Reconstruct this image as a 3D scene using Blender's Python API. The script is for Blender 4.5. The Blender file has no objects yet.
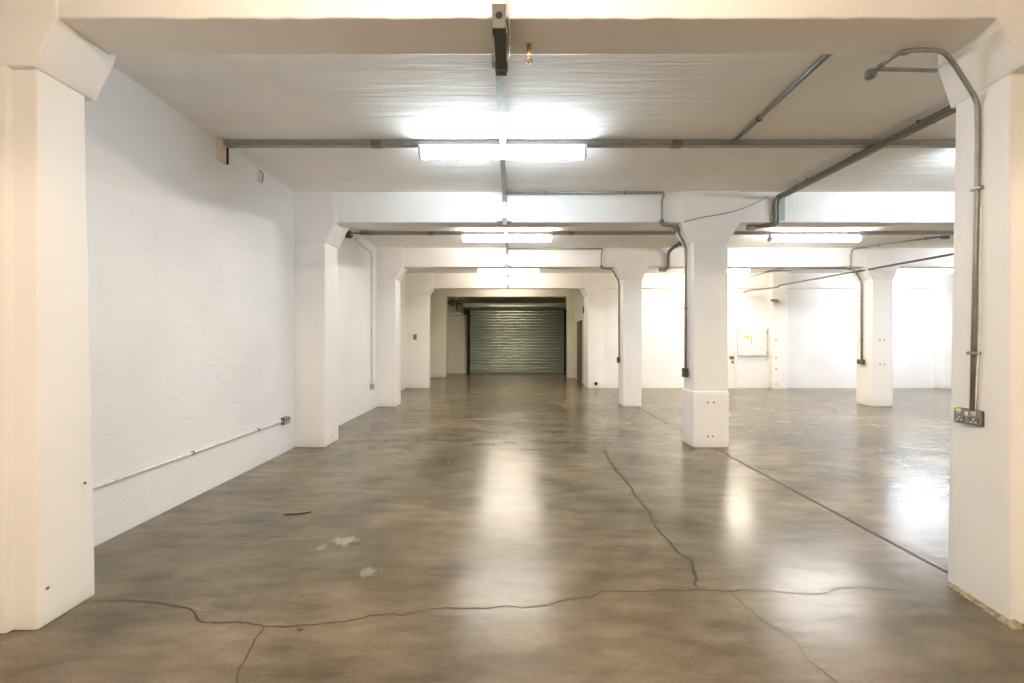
import bpy, bmesh, math, random
from mathutils import Vector, Matrix, noise
random.seed(4)
S = bpy.context.scene
C = S.collection
# ------------------------------------------------------------------ camera
H = 1.4          # eye height
F = 455.0        # focal length in pixels of the 1024 px wide frame
cam_data = bpy.data.cameras.new('camera')
cam = bpy.data.objects.new('camera', cam_data)
C.objects.link(cam)
cam.location = (0, 0, H)
cam.rotation_euler = (math.pi / 2, 0, 0)
cam_data.sensor_width = 36.0
cam_data.lens = F / 1024 * 36.0
cam_data.shift_y = -1.5 / 1024
cam_data.clip_start = 0.05
S.camera = cam
# ------------------------------------------------------------------ world, exposure
W = bpy.data.worlds.new('world'); S.world = W
W.use_nodes = True
W.node_tree.nodes['Background'].inputs[0].default_value = (0.8, 0.9, 1.0, 1)
W.node_tree.nodes['Background'].inputs[1].default_value = 0.6
S.view_settings.view_transform = 'Standard'
S.view_settings.look = 'None'
S.view_settings.gamma = 1
S.view_settings.use_curve_mapping = False
S.view_settings.exposure = 0.48
S.cycles.max_bounces = 14
S.cycles.diffuse_bounces = 10
S.cycles.use_denoising = True
S.cycles.sample_clamp_indirect = 4
S.cycles.caustics_reflective = False
S.cycles.caustics_refractive = False
S.cycles.blur_glossy = 0.5

CEIL = 3.34      # ceiling height
BEAM = 2.94      # underside of the beams

def P(px, py, D):
    """point seen at pixel (px, py) of the photograph, D metres ahead"""
    return Vector(((px - 512) * D / F, D, H - (py - 340) * D / F))

def FL(px, py, z=0.0):
    D = (H - z) * F / (py - 340)
    return ((px - 512) * D / F, D)

# ------------------------------------------------------------------ materials
def new_mat(name):
    m = bpy.data.materials.new(name); m.use_nodes = True
    nt = m.node_tree
    return m, nt, nt.nodes['Principled BSDF']

def nd(nt, t, **kw):
    n = nt.nodes.new(t)
    for k, v in kw.items():
        setattr(n, k, v)
    return n

def ramp(nt, src, stops):
    r = nd(nt, 'ShaderNodeValToRGB')
    el = r.color_ramp.elements
    while len(el) < len(stops): el.new(0.5)
    for e, (p, c) in zip(el, stops):
        e.position = p; e.color = (*c, 1) if len(c) == 3 else c
    nt.links.new(src, r.inputs[0])
    return r.outputs[0]

def coords(nt, scale=(1, 1, 1), loc=(0, 0, 0)):
    tc = nd(nt, 'ShaderNodeNewGeometry')
    mp = nd(nt, 'ShaderNodeMapping')
    mp.inputs['Scale'].default_value = scale
    mp.inputs['Location'].default_value = loc
    nt.links.new(tc.outputs['Position'], mp.inputs[0])
    return mp.outputs[0]

def noise_tex(nt, vec, scale, detail=4, rough=0.55, dist=0.0):
    n = nd(nt, 'ShaderNodeTexNoise')
    n.inputs['Scale'].default_value = scale
    n.inputs['Detail'].default_value = detail
    n.inputs['Roughness'].default_value = rough
    n.inputs['Distortion'].default_value = dist
    nt.links.new(vec, n.inputs['Vector'])
    return n.outputs['Fac']

def bump(nt, b, h, strength, dist, prev=None):
    n = nd(nt, 'ShaderNodeBump')
    n.inputs['Strength'].default_value = strength
    n.inputs['Distance'].default_value = dist
    nt.links.new(h, n.inputs['Height'])
    if prev: nt.links.new(prev, n.inputs['Normal'])
    nt.links.new(n.outputs[0], b.inputs['Normal'])
    return n.outputs[0]

def paint_mat(name, col, stretch=(1, 1, 1), rough=0.55, lump=0.35, var=0.04, dist=0.01, board=None):
    m, nt, b = new_mat(name)
    v = coords(nt)
    n1 = noise_tex(nt, v, 1.3, 5)
    lo = tuple(c * (1 - var) for c in col); hi = tuple(min(1, c * (1 + var * 0.4)) for c in col)
    nt.links.new(ramp(nt, n1, [(0.35, lo), (0.62, hi)]), b.inputs['Base Color'])
    b.inputs['Roughness'].default_value = rough
    vs = coords(nt, stretch)
    n2 = noise_tex(nt, vs, 9, 6, 0.6)
    p = bump(nt, b, n2, lump, dist)
    if board:
        vb = coords(nt, board)
        n3 = noise_tex(nt, vb, 1.0, 3, 0.6)
        r = ramp(nt, n3, [(0.47, (0, 0, 0)), (0.52, (1, 1, 1))])
        bump(nt, b, r, 0.3, 0.006, p)
    return m

def brick_paint(name, col, axis):
    """painted brickwork; axis = 'x' for a wall facing along x"""
    m, nt, b = new_mat(name)
    g = nd(nt, 'ShaderNodeNewGeometry')
    sep = nd(nt, 'ShaderNodeSeparateXYZ'); nt.links.new(g.outputs['Position'], sep.inputs[0])
    cmb = nd(nt, 'ShaderNodeCombineXYZ')
    nt.links.new(sep.outputs[1 if axis == 'x' else 0], cmb.inputs[0]); nt.links.new(sep.outputs[2], cmb.inputs[1])
    br = nd(nt, 'ShaderNodeTexBrick')
    br.inputs['Scale'].default_value = 1.0
    br.inputs['Brick Width'].default_value = 0.225; br.inputs['Row Height'].default_value = 0.075
    br.inputs['Mortar Size'].default_value = 0.008; br.inputs['Mortar Smooth'].default_value = 0.8
    nt.links.new(cmb.outputs[0], br.inputs['Vector'])
    v = coords(nt)
    n1 = noise_tex(nt, v, 1.1, 5)
    lo = tuple(c * 0.95 for c in col)
    nt.links.new(ramp(nt, n1, [(0.35, lo), (0.6, col)]), b.inputs['Base Color'])
    b.inputs['Roughness'].default_value = 0.5
    inv = nd(nt, 'ShaderNodeMath', operation='SUBTRACT'); inv.inputs[0].default_value = 1
    nt.links.new(br.outputs['Fac'], inv.inputs[1])
    # the courses show through only in patches
    nm = noise_tex(nt, coords(nt, (1, 0.5, 1.6)), 1.5, 3)
    msk = ramp(nt, nm, [(0.42, (0.05,) * 3), (0.62, (1, 1, 1))])
    mul = nd(nt, 'ShaderNodeMath', operation='MULTIPLY'); nt.links.new(inv.outputs[0], mul.inputs[0]); nt.links.new(msk, mul.inputs[1])
    p = bump(nt, b, mul.outputs[0], 0.17, 0.004)
    nc = noise_tex(nt, coords(nt, (1, 0.9, 3.2)), 4.0, 7, 0.62)
    p = bump(nt, b, ramp(nt, nc, [(0.60, (1, 1, 1)), (0.66, (0.1, 0.1, 0.1))]), 0.3, 0.006, p)
    n2 = noise_tex(nt, coords(nt, (1, 0.7, 1.4)), 11, 6, 0.6)
    bump(nt, b, n2, 0.35, 0.008, p)
    return m

WHITE = (0.905, 0.888, 0.868)
M = {}
M['wall'] = brick_paint('painted_brick', (0.885, 0.90, 0.915), 'x')
M['wall_y'] = brick_paint('painted_brick_cross', (0.90, 0.895, 0.885), 'y')
M['ceiling'] = paint_mat('board_marked_ceiling', (0.93, 0.905, 0.87), (0.25, 2.2, 1), 0.75, 0.4, 0.06, 0.012, (0.35, 7.0, 1))
M['beam'] = paint_mat('beam_paint', WHITE, (0.6, 1, 1), 0.5, 0.35, 0.04, 0.008)
M['column'] = paint_mat('column_paint', WHITE, (1, 1, 0.7), 0.5, 0.35, 0.03, 0.007)
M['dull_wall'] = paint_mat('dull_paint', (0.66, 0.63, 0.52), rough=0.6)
M['door'] = paint_mat('door_paint', (0.84, 0.82, 0.76), rough=0.35, lump=0.1)

def simple(name, col, rough=0.5, metal=0.0, nscale=25, nvar=0.15, blump=0.1):
    m, nt, b = new_mat(name)
    n1 = noise_tex(nt, coords(nt), nscale, 4)
    lo = tuple(c * (1 - nvar) for c in col); hi = tuple(min(1, c * (1 + nvar)) for c in col)
    nt.links.new(ramp(nt, n1, [(0.3, lo), (0.7, hi)]), b.inputs['Base Color'])
    b.inputs['Roughness'].default_value = rough
    b.inputs['Metallic'].default_value = metal
    if blump: bump(nt, b, n1, blump, 0.002)
    return m
M['galv'] = simple('galvanised_steel', (0.30, 0.30, 0.27), 0.42, 0.55)
M['galv_dark'] = simple('weathered_steel', (0.20, 0.20, 0.175), 0.5, 0.45)
M['trunk'] = simple('grey_trunking', (0.34, 0.36, 0.34), 0.5, 0.3)
M['box_grey'] = simple('box_paint', (0.075, 0.07, 0.056), 0.6, 0.0)
M['white_pipe'] = simple('painted_pipe', (0.78, 0.77, 0.74), 0.5)
M['white_plastic'] = simple('white_plastic', (0.82, 0.82, 0.80), 0.4, nvar=0.03)
M['grey_plate'] = simple('grey_plate', (0.42, 0.42, 0.41), 0.4, 0.3)
M['black'] = simple('black_steel', (0.006, 0.006, 0.006), 0.8)
M['rust'] = simple('rust', (0.24, 0.12, 0.06), 0.8, nscale=80, nvar=0.4)
M['ceramic'] = simple('cream_wood', (0.80, 0.70, 0.60), 0.6)
M['brass'] = simple('aged_brass', (0.35, 0.22, 0.09), 0.4, 0.7)
M['yellow'] = simple('yellow_label', (0.80, 0.68, 0.05), 0.5, nvar=0.05)
M['dark_door'] = simple('dark_door', (0.07, 0.065, 0.05), 0.4)
M['mortar'] = simple('crumbled_mortar', (0.36, 0.29, 0.19), 0.85, nscale=40, nvar=0.4, blump=0.6)
M['crack'] = simple('crack_dirt', (0.05, 0.038, 0.025), 0.9)
M['joint'] = simple('joint_dirt', (0.05, 0.04, 0.03), 0.8)
M['paper'] = simple('paper', (0.80, 0.81, 0.84), 0.6, nvar=0.03)
M['scrap'] = simple('scrap', (0.06, 0.045, 0.03), 0.7)

def shutter_mat():
    m, nt, b = new_mat('galvanised_shutter')
    n1 = noise_tex(nt, coords(nt, (0.6, 1, 3)), 3, 5)
    nt.links.new(ramp(nt, n1, [(0.3, (0.36, 0.39, 0.32)), (0.7, (0.46, 0.485, 0.41))]), b.inputs['Base Color'])
    b.inputs['Metallic'].default_value = 0.85
    b.inputs['Roughness'].default_value = 0.32
    return m
M['shutter'] = shutter_mat()

def glass_mat():
    m, nt, b = new_mat('amber_glass')
    b.inputs['Base Color'].default_value = (1.0, 0.80, 0.50, 1)
    b.inputs['Roughness'].default_value = 0.05
    b.inputs['Transmission Weight'].default_value = 0.85
    b.inputs['IOR'].default_value = 1.3
    return m
M['bulb'] = glass_mat()

def lamp_mat(name, col, strength):
    m, nt, b = new_mat(name)
    b.inputs['Base Color'].default_value = (0.9, 0.9, 0.9, 1)
    b.inputs['Emission Color'].default_value = (*col, 1)
    b.inputs['Emission Strength'].default_value = strength
    return m

def floor_mat():
    m, nt, b = new_mat('polished_concrete')
    v = coords(nt)
    big = noise_tex(nt, v, 0.55, 6, 0.6, 0.6)
    med = noise_tex(nt, coords(nt, (1, 1.6, 1), (3, 1, 0)), 1.6, 6, 0.55, 0.3)
    fine = noise_tex(nt, v, 60, 4, 0.6)
    c1 = ramp(nt, big, [(0.32, (0.115, 0.097, 0.066)), (0.50, (0.172, 0.139, 0.092)), (0.68, (0.245, 0.190, 0.122))])
    streak = noise_tex(nt, coords(nt, (0.55, 1.7, 1), (5, 2, 0)), 4.5, 7, 0.6, 0.25)
    c2 = ramp(nt, med, [(0.30, (0.62, 0.63, 0.62)), (0.50, (0.97, 0.97, 0.96)), (0.72, (1.25, 1.23, 1.20))])
    c2b = ramp(nt, streak, [(0.32, (0.72, 0.72, 0.71)), (0.50, (1.0, 1.0, 1.0)), (0.70, (1.22, 1.21, 1.19))])
    mxs = nd(nt, 'ShaderNodeMix', data_type='RGBA', blend_type='MULTIPLY'); mxs.inputs[0].default_value = 1
    nt.links.new(c2, mxs.inputs[6]); nt.links.new(c2b, mxs.inputs[7])
    mx = nd(nt, 'ShaderNodeMix', data_type='RGBA', blend_type='MULTIPLY'); mx.inputs[0].default_value = 1
    nt.links.new(c1, mx.inputs[6]); nt.links.new(mxs.outputs[2], mx.inputs[7])
    c3 = ramp(nt, fine, [(0.25, (0.86, 0.86, 0.86)), (0.7, (1.08, 1.08, 1.08))])
    mx2 = nd(nt, 'ShaderNodeMix', data_type='RGBA', blend_type='MULTIPLY'); mx2.inputs[0].default_value = 1
    nt.links.new(mx.outputs[2], mx2.inputs[6]); nt.links.new(c3, mx2.inputs[7])
    cur = mx2.outputs[2]
    # pale worn scuffs with a shape of their own
    g = nd(nt, 'ShaderNodeNewGeometry')
    ragged = noise_tex(nt, coords(nt, (2.2, 1, 1)), 9, 8, 0.75)
    for (px, py, rad, amt) in ((345, 541, 0.34, 0.5), (368, 572, 0.28, 0.38), (322, 548, 0.22, 0.25),):
        x, y = FL(px, py)
        ds = nd(nt, 'ShaderNodeVectorMath', operation='DISTANCE'); ds.inputs[1].default_value = (x, y, 0)
        nt.links.new(g.outputs['Position'], ds.inputs[0])
        fall = nd(nt, 'ShaderNodeMapRange'); fall.inputs[1].default_value = rad; fall.inputs[2].default_value = 0
        fall.inputs[3].default_value = -0.9; fall.inputs[4].default_value = 0.30
        nt.links.new(ds.outputs['Value'], fall.inputs[0])
        ad = nd(nt, 'ShaderNodeMath', operation='ADD'); nt.links.new(fall.outputs[0], ad.inputs[0]); nt.links.new(ragged, ad.inputs[1])
        th = nd(nt, 'ShaderNodeMapRange'); th.inputs[1].default_value = 0.50; th.inputs[2].default_value = 0.68; th.inputs[4].default_value = amt
        nt.links.new(ad.outputs[0], th.inputs[0])
        mm = nd(nt, 'ShaderNodeMix', data_type='RGBA'); mm.inputs[7].default_value = (0.50, 0.47, 0.42, 1)
        nt.links.new(th.outputs[0], mm.inputs[0]); nt.links.new(cur, mm.inputs[6]); cur = mm.outputs[2]
    nt.links.new(cur, b.inputs['Base Color'])
    rr = ramp(nt, med, [(0.3, (0.20,) * 3), (0.7, (0.265,) * 3)])
    nt.links.new(rr, b.inputs['Roughness'])
    b.inputs['IOR'].default_value = 1.5
    b.inputs['Specular IOR Level'].default_value = 0.25
    w = noise_tex(nt, coords(nt, (0.7, 1.8, 1)), 3.0, 3, 0.5)
    p = bump(nt, b, w, 0.14, 0.02)
    p = bump(nt, b, streak, 0.10, 0.006, p)
    bump(nt, b, fine, 0.05, 0.001, p)
    return m
M['floor'] = floor_mat()

# ------------------------------------------------------------------ mesh helpers
def obj(name, bm, mat, parent=None, smooth=False, extra=()):
    me = bpy.data.meshes.new(name)
    if parent is not None:
        bmesh.ops.translate(bm, verts=bm.verts, vec=-parent.get('_o', Vector((0, 0, 0))) if False else -ORG.get(parent.name, Vector((0, 0, 0))))
    bmesh.ops.recalc_face_normals(bm, faces=bm.faces)
    bm.to_mesh(me); bm.free()
    me.materials.append(mat)
    for e in extra: me.materials.append(e)
    if smooth:
        for p in me.polygons: p.use_smooth = True
    o = bpy.data.objects.new(name, me)
    C.objects.link(o)
    if parent is not None: o.parent = parent
    return o
ORG = {}
def thing(name, label, cat, loc, group=None):
    o = bpy.data.objects.new(name, None); C.objects.link(o)
    o.location = loc; o.empty_display_size = 0.1
    ORG[o.name] = Vector(loc)
    o['label'] = label; o['category'] = cat
    if group: o['group'] = group
    return o
def sub(name, bm, mat, part, smooth=False):
    """a sub-part: child of a part, whose own origin is its thing's"""
    ORG[part.name] = ORG.get(part.parent.name, Vector((0, 0, 0)))
    return obj(name, bm, mat, part, smooth)
def struct(name, bm, mat, smooth=False, extra=()):
    o = obj(name, bm, mat, None, smooth, extra); o['kind'] = 'structure'; return o
def tag(o, label, cat, group=None):
    o['label'] = label; o['category'] = cat
    if group: o['group'] = group
    return o

def box(bm, x0, x1, y0, y1, z0, z1, bev=0.0):
    r = bmesh.ops.create_cube(bm, size=1)
    vs = r['verts']
    for v in vs:
        v.co = Vector(((x0 + x1) / 2 + v.co.x * (x1 - x0), (y0 + y1) / 2 + v.co.y * (y1 - y0), (z0 + z1) / 2 + v.co.z * (z1 - z0)))
    if bev:
        es = list({e for v in vs for e in v.link_edges})
        bmesh.ops.bevel(bm, geom=es, offset=bev, segments=2, affect='EDGES', profile=0.6)
    return bm
def newbox(*a, **k): return box(bmesh.new(), *a, **k)

def prism(bm, pts, z0, z1, pts_top=None):
    top = pts_top or pts
    lo = [bm.verts.new((x, y, z0)) for x, y in pts]; hi = [bm.verts.new((x, y, z1)) for x, y in top]
    n = len(pts)
    bm.faces.new(lo[::-1]); bm.faces.new(hi)
    for i in range(n):
        bm.faces.new((lo[i], lo[(i + 1) % n], hi[(i + 1) % n], hi[i]))
    return bm

def loft(bm, rings, caps=True):
    vr = [[bm.verts.new(p) for p in r] for r in rings]
    n = len(rings[0])
    for a, b_ in zip(vr, vr[1:]):
        for i in range(n):
            bm.faces.new((a[i], a[(i + 1) % n], b_[(i + 1) % n], b_[i]))
    if caps: bm.faces.new(vr[0][::-1]); bm.faces.new(vr[-1])
    return bm

def roughen(bm, cut=0.12, amp=0.004, bev=0.008, scale=5.0, lock=None):
    """soft arrises and uneven plaster on a solid"""
    if bev:
        bmesh.ops.bevel(bm, geom=list(bm.edges), offset=bev, segments=2, affect='EDGES', profile=0.6)
    for _ in range(9):
        es = [e for e in bm.edges if e.calc_length() > cut * 1.6]
        if not es: break
        bmesh.ops.subdivide_edges(bm, edges=es, cuts=1, use_grid_fill=True)
        if len(bm.verts) > 30000: break
    bmesh.ops.triangulate(bm, faces=[f for f in bm.faces if len(f.verts) > 4])
    for v in bm.verts:
        if lock and lock(v.co): continue
        n = noise.noise_vector(v.co * scale) + 0.5 * noise.noise_vector(v.co * scale * 2.7)
        v.co += n * amp
    return bm

def fillet(pts, r, seg=5):
    pts = [Vector(p) for p in pts]; out = [pts[0]]
    for a, b_, c in zip(pts, pts[1:], pts[2:]):
        d1 = a - b_; d2 = c - b_; L1, L2 = d1.length, d2.length
        d1.normalize(); d2.normalize()
        if d1.angle(-d2) < 0.03: out.append(b_); continue
        rr = min(r, L1 * 0.45, L2 * 0.45)
        p0 = b_ + d1 * rr; p2 = b_ + d2 * rr
        for i in range(seg + 1):
            t = i / seg
            out.append(p0 * (1 - t) ** 2 + b_ * 2 * t * (1 - t) + p2 * t * t)
    out.append(pts[-1]); return out

def tube(bm, pts, rad, n=10, bend=0.06, seg=5):
    path = fillet(pts, bend, seg) if bend else [Vector(p) for p in pts]
    tan = [(path[min(i + 1, len(path) - 1)] - path[max(i - 1, 0)]).normalized() for i in range(len(path))]
    up = Vector((0, 0, 1)) if abs(tan[0].z) < 0.9 else Vector((1, 0, 0))
    u = tan[0].cross(up).normalized(); rings = []
    for p, t in zip(path, tan):
        u = (u - t * u.dot(t)).normalized(); w = t.cross(u)
        rings.append([p + (u * math.cos(2 * math.pi * k / n) + w * math.sin(2 * math.pi * k / n)) * rad for k in range(n)])
    return loft(bm, rings)

def cyl(bm, p0, p1, r0, r1=None, n=16):
    p0, p1 = Vector(p0), Vector(p1); r1 = r0 if r1 is None else r1
    t = (p1 - p0).normalized(); up = Vector((0, 0, 1)) if abs(t.z) < 0.9 else Vector((1, 0, 0))
    u = t.cross(up).normalized(); w = t.cross(u)
    return loft(bm, [[p + (u * math.cos(2 * math.pi * k / n) + w * math.sin(2 * math.pi * k / n)) * r for k in range(n)] for p, r in ((p0, r0), (p1, r1))])

def lathe(bm, c, prof, n=20, axis='z'):
    rings = []
    for r, h in prof:
        ring = []
        for k in range(n):
            a = 2 * math.pi * k / n; q = (r * math.cos(a), r * math.sin(a), h)
            if axis == 'x': q = (h, q[0], q[1])
            if axis == 'y': q = (q[0], h, q[1])
            ring.append(Vector(c) + Vector(q))
        rings.append(ring)
    return loft(bm, rings)

# ------------------------------------------------------------------ floor with its cracks and saw-cut joints
XL, XR, Y0, YD, YB = -2.83, 13.2, -5.2, 13.2, 19.1
fb = bmesh.new()
box(fb, -3.3, XR + 0.1, Y0 - 0.1, YB + 0.1, -0.2, 0.0)
def ribbon(bm, pts, width, z=0.0012, mi=1, jag=0.0, step=0.022):
    width *= 1.25
    P2 = []
    for (a, b_) in zip(pts, pts[1:]):
        a, b_ = Vector(a), Vector(b_); n = max(1, int((b_ - a).length / step))
        for i in range(n): P2.append(a.lerp(b_, i / n))
    P2.append(Vector(pts[-1]))
    L, R = [], []
    for i, p in enumerate(P2):
        t = (P2[min(i + 1, len(P2) - 1)] - P2[max(i - 1, 0)]).normalized(); nn = Vector((-t.y, t.x))
        j = noise.noise(Vector((p.x * 14, p.y * 14, 3.1))) * jag + noise.noise(Vector((p.x * 45, p.y * 45, 1.1))) * jag * 0.9
        w = width * (0.65 + 0.9 * abs(noise.noise(Vector((p.x * 9, p.y * 9, 7.7))))) / 2
        if jag == 0: w = width * 0.5
        if i in (0, len(P2) - 1): w *= 0.2
        c = p + nn * j
        L.append(bm.verts.new((c.x + nn.x * w, c.y + nn.y * w, z))); R.append(bm.verts.new((c.x - nn.x * w, c.y - nn.y * w, z)))
    for i in range(len(L) - 1):
        f = bm.faces.new((R[i], R[i + 1], L[i + 1], L[i])); f.material_index = mi
def fpx(*pp): return [FL(x, y) for x, y in pp]
ribbon(fb, fpx((104, 603), (122, 600), (150, 602), (170, 605), (188, 608), (196, 613), (198, 621), (218, 623), (240, 622), (262, 626), (285, 627), (310, 625),
               (345, 622), (370, 616), (392, 614), (402, 616), (430, 609), (462, 608), (480, 609), (505, 606), (520, 608), (545, 606), (562, 601), (590, 597),
               (604, 591), (640, 592), (670, 590), (695, 590), (730, 591), (745, 590)), 0.008, jag=0.008)
ribbon(fb, fpx((728, 591), (745, 590), (780, 592), (800, 594), (826, 594), (834, 589), (858, 587), (880, 589), (915, 592)), 0.005, jag=0.008)
ribbon(fb, fpx((264, 627), (256, 640), (250, 650), (240, 668), (236, 684), (228, 720)), 0.0055, jag=0.008)
ribbon(fb, fpx((238, 622), (248, 608), (262, 592)), 0.002, jag=0.006)
ribbon(fb, fpx((603, 446), (608, 458), (617, 472), (632, 488), (634, 495), (641, 502), (650, 513), (652, 523), (664, 536), (676, 550), (690, 561), (695, 575), (697, 588)), 0.017, jag=0.016)
ribbon(fb, fpx((730, 593), (748, 608), (768, 625), (790, 637), (800, 647), (806, 658), (822, 670), (838, 684), (870, 716)), 0.0045, jag=0.006)
ribbon(fb, fpx((598, 540), (612, 545), (628, 548)), 0.004, jag=0.005)
ribbon(fb, fpx((590, 547), (602, 547), (620, 551)), 0.004, jag=0.005)
# saw-cut joints along and across the column lines
ribbon(fb, [(2.62, 2.0), (2.62, 5.9)], 0.019, mi=2)
ribbon(fb, [(2.62, 6.4), (2.60, 9.5)], 0.020, mi=2)
ribbon(fb, [(2.58, 10.0), (2.58, 13.1)], 0.010, mi=2)
ribbon(fb, [(7.72, -3), (7.72, 9.5)], 0.010, mi=2)
ribbon(fb, [(-2.7, 9.05), (7.6, 9.05)], 0.009, mi=2)
ribbon(fb, [(2.9, 5.6), (13, 5.6)], 0.008, mi=2)
floor = struct('floor', fb, M['floor'], extra=(M['crack'], M['joint']))

# ------------------------------------------------------------------ ceiling and walls
struct('ceiling', newbox(-3.3, XR + 0.1, Y0 - 0.1, YB + 0.1, CEIL, CEIL + 0.25), M['ceiling'])
wl = bmesh.new()
box(wl, -3.25, XL, Y0, 9.98, 0, CEIL)
wl2 = newbox(-3.25, -3.07, 9.98, YB, 0, CEIL)
struct('wall_left_far', wl2, M['wall'])
struct('wall_left', wl, M['wall'])
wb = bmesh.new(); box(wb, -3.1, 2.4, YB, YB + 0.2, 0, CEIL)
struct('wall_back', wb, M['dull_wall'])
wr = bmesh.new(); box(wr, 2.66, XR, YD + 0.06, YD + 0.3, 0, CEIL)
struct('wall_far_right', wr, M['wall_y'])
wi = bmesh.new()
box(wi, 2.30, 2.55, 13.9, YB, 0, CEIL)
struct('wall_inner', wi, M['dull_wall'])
struct('wall_rear', newbox(-3.25, XR, Y0 - 0.2, Y0, 0, CEIL), M['wall_y'])
struct('wall_right', newbox(XR, XR + 0.2, Y0, YD + 0.3, 0, CEIL), M['wall'])

# ------------------------------------------------------------------ beams
def beam(x0, x1, y0, y1, label, amp=0.003, mat=None, edge=0.0, z0=BEAM):
    bm = newbox(x0, x1, y0, y1, z0, CEIL + 0.01)
    roughen(bm, 0.05 if 2 < y0 < 3 else 0.3, amp, 0.010, 6.0)
    if edge:                                              # crumbled plaster along the front lower edge
        for v in bm.verts:
            if v.co.y < y0 + 0.03 and v.co.z < z0 + 0.03:
                k = noise.noise(Vector((v.co.x * 23, 0.3, 2))) + 0.7 * noise.noise(Vector((v.co.x * 31, 4.3, 2)))
                v.co.z += k * edge; v.co.y += abs(k) * edge * 0.5
    o = obj('ceiling_beam', bm, mat or M['beam'], None, True)
    o['kind'] = 'structure'; return tag(o, label, 'beam')
beam(-2.83, XR, -1.55, -1.27, 'white concrete ceiling beam behind the near one, out past the top edge')
beam(-2.83, XR, 2.175, 2.46, 'nearest thick cream concrete ceiling beam across the very top of the room', 0.002, edge=0.005)
beam(-2.83, XR, 5.96, 6.24, 'white concrete ceiling beam between the first and second fluorescent lights')
beam(-2.83, XR, 9.58, 9.86, 'white concrete ceiling beam between the second and third fluorescent lights')
beam(-3.07, XR, 13.18, 13.46, 'white concrete ceiling beam just beyond the third fluorescent light', z0=2.90)
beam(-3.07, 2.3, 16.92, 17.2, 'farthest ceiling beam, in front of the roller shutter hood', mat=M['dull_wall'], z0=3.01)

# ------------------------------------------------------------------ columns
def column(fp, fp_top, label, head_l=True, head_r=True, ov=0.12, hh=0.26, mat=None, fine=False, base=None, name='concrete_column', ovb=None, hfp=None):
    """fp: footprint (x, y) front-left, front-right, back-right, back-left"""
    mat = mat or M['column']
    cx = sum(p[0] for p in fp) / 4; cy = sum(p[1] for p in fp) / 4
    t = thing(name, label, 'column', (cx, cy, 0)); t['kind'] = 'thing'
    zt = BEAM - hh
    bm = bmesh.new(); prism(bm, fp, 0, zt, fp_top); roughen(bm, 0.09 if fine else 0.2, 0.0016, 0.010)
    obj('shaft', bm, mat, t, True)
    q = hfp or fp_top
    e = 0.006
    lo = [(q[0][0] - e, q[0][1] - e), (q[1][0] + e, q[1][1] - e), (q[2][0] + e, q[2][1] + e), (q[3][0] - e, q[3][1] + e)]
    L = ov if head_l else 0; R = ov if head_r else 0
    hi = [(lo[0][0] - L, lo[0][1]), (lo[1][0] + R, lo[1][1]), (lo[2][0] + R, lo[2][1]), (lo[3][0] - (L if ovb is None else ovb), lo[3][1])]
    bm = bmesh.new()
    loft(bm, [[Vector((x, y, zt - 0.002)) for x, y in lo], [Vector((x, y, BEAM - 0.01)) for x, y in hi], [Vector((x, y, CEIL)) for x, y in hi]])
    roughen(bm, 0.06 if fine else 0.2, 0.003, 0.008, 9.0)
    obj('column_head', bm, mat, t, True)
    if base:
        bm = bmesh.new()
        o = 0.016
        g = [(fp[0][0] - o, fp[0][1] - o), (fp[1][0] + o * 0.3, fp[1][1] - o), (fp[2][0] + o * 0.3, fp[2][1] + o), (fp[3][0] - o, fp[3][1] + o)]
        prism(bm, g, 0, base); roughen(bm, 0.1, 0.004, 0.010)
        obj('column_base', bm, mat, t, True)
    return t

def rust_hole(t, c, axis, r=0.009):
    bm = bmesh.new()
    s = -1 if axis in ('y', '-x') else 1
    lathe(bm, c, [(r * 0.4, s * 0.001), (r, s * 0.001), (r * 1.1, s * 0.004), (r * 0.5, s * 0.006)], 10, 'y' if axis == 'y' else 'x')
    obj('rusty_bolt', bm, M['rust'], t)

# left row, against the left wall
t = column([(-2.83, 2.19), (-2.286, 2.19), (-2.288, 2.50), (-2.83, 2.50)], [(-2.83, 2.19), (-2.286, 2.19), (-2.288, 2.44), (-2.83, 2.44)],
           'nearest left white column, cut by the left edge of the photo', False, True, 0.11, 0.232, fine=True, hfp=[(-2.83, 2.17), (-2.286, 2.17), (-2.288, 2.49), (-2.83, 2.49)])
bm = newbox(-2.83, -2.405, 2.165, 2.2, 0, BEAM - 0.20); roughen(bm, 0.12, 0.003, 0.006); obj('plaster_facing', bm, M['column'], t, True)
for px, py, D in ((85, 483, 2.43), (46.5, 588, 2.235)):
    q = P(px, py, D); rust_hole(t, (-2.283, q.y, q.z), 'x', 0.007)
t = column([(-2.83, 5.93), (-2.437, 5.93), (-2.437, 6.40), (-2.83, 6.40)], [(-2.83, 5.93), (-2.437, 5.93), (-2.437, 6.36), (-2.83, 6.36)],
           'second white column along the left wall, beside the small wall socket', False, True, 0.14, 0.26, fine=True)
q = P(331, 436, 6.14); rust_hole(t, (-2.43, q.y, q.z), 'x')
column([(-2.83, 9.52), (-2.437, 9.52), (-2.437, 9.98), (-2.83, 9.98)], [(-2.83, 9.52), (-2.437, 9.52), (-2.437, 9.96), (-2.83, 9.96)],
       'third white column along the left wall, beside the thin vertical pipe', False, True, 0.14, 0.26)
column([(-3.07, 13.15), (-2.42, 13.15), (-2.42, 13.45), (-3.07, 13.45)], [(-3.07, 13.15), (-2.42, 13.15), (-2.42, 13.45), (-3.07, 13.45)],
       'fourth white column on the left, carrying the small light switch', False, True, 0.14, 0.24)
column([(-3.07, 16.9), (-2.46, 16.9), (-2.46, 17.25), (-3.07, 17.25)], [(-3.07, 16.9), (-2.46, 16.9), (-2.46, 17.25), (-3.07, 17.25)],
       'farthest left column, dull cream, near the roller shutter', False, True, 0.02, 0.2, M['dull_wall'])
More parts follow.
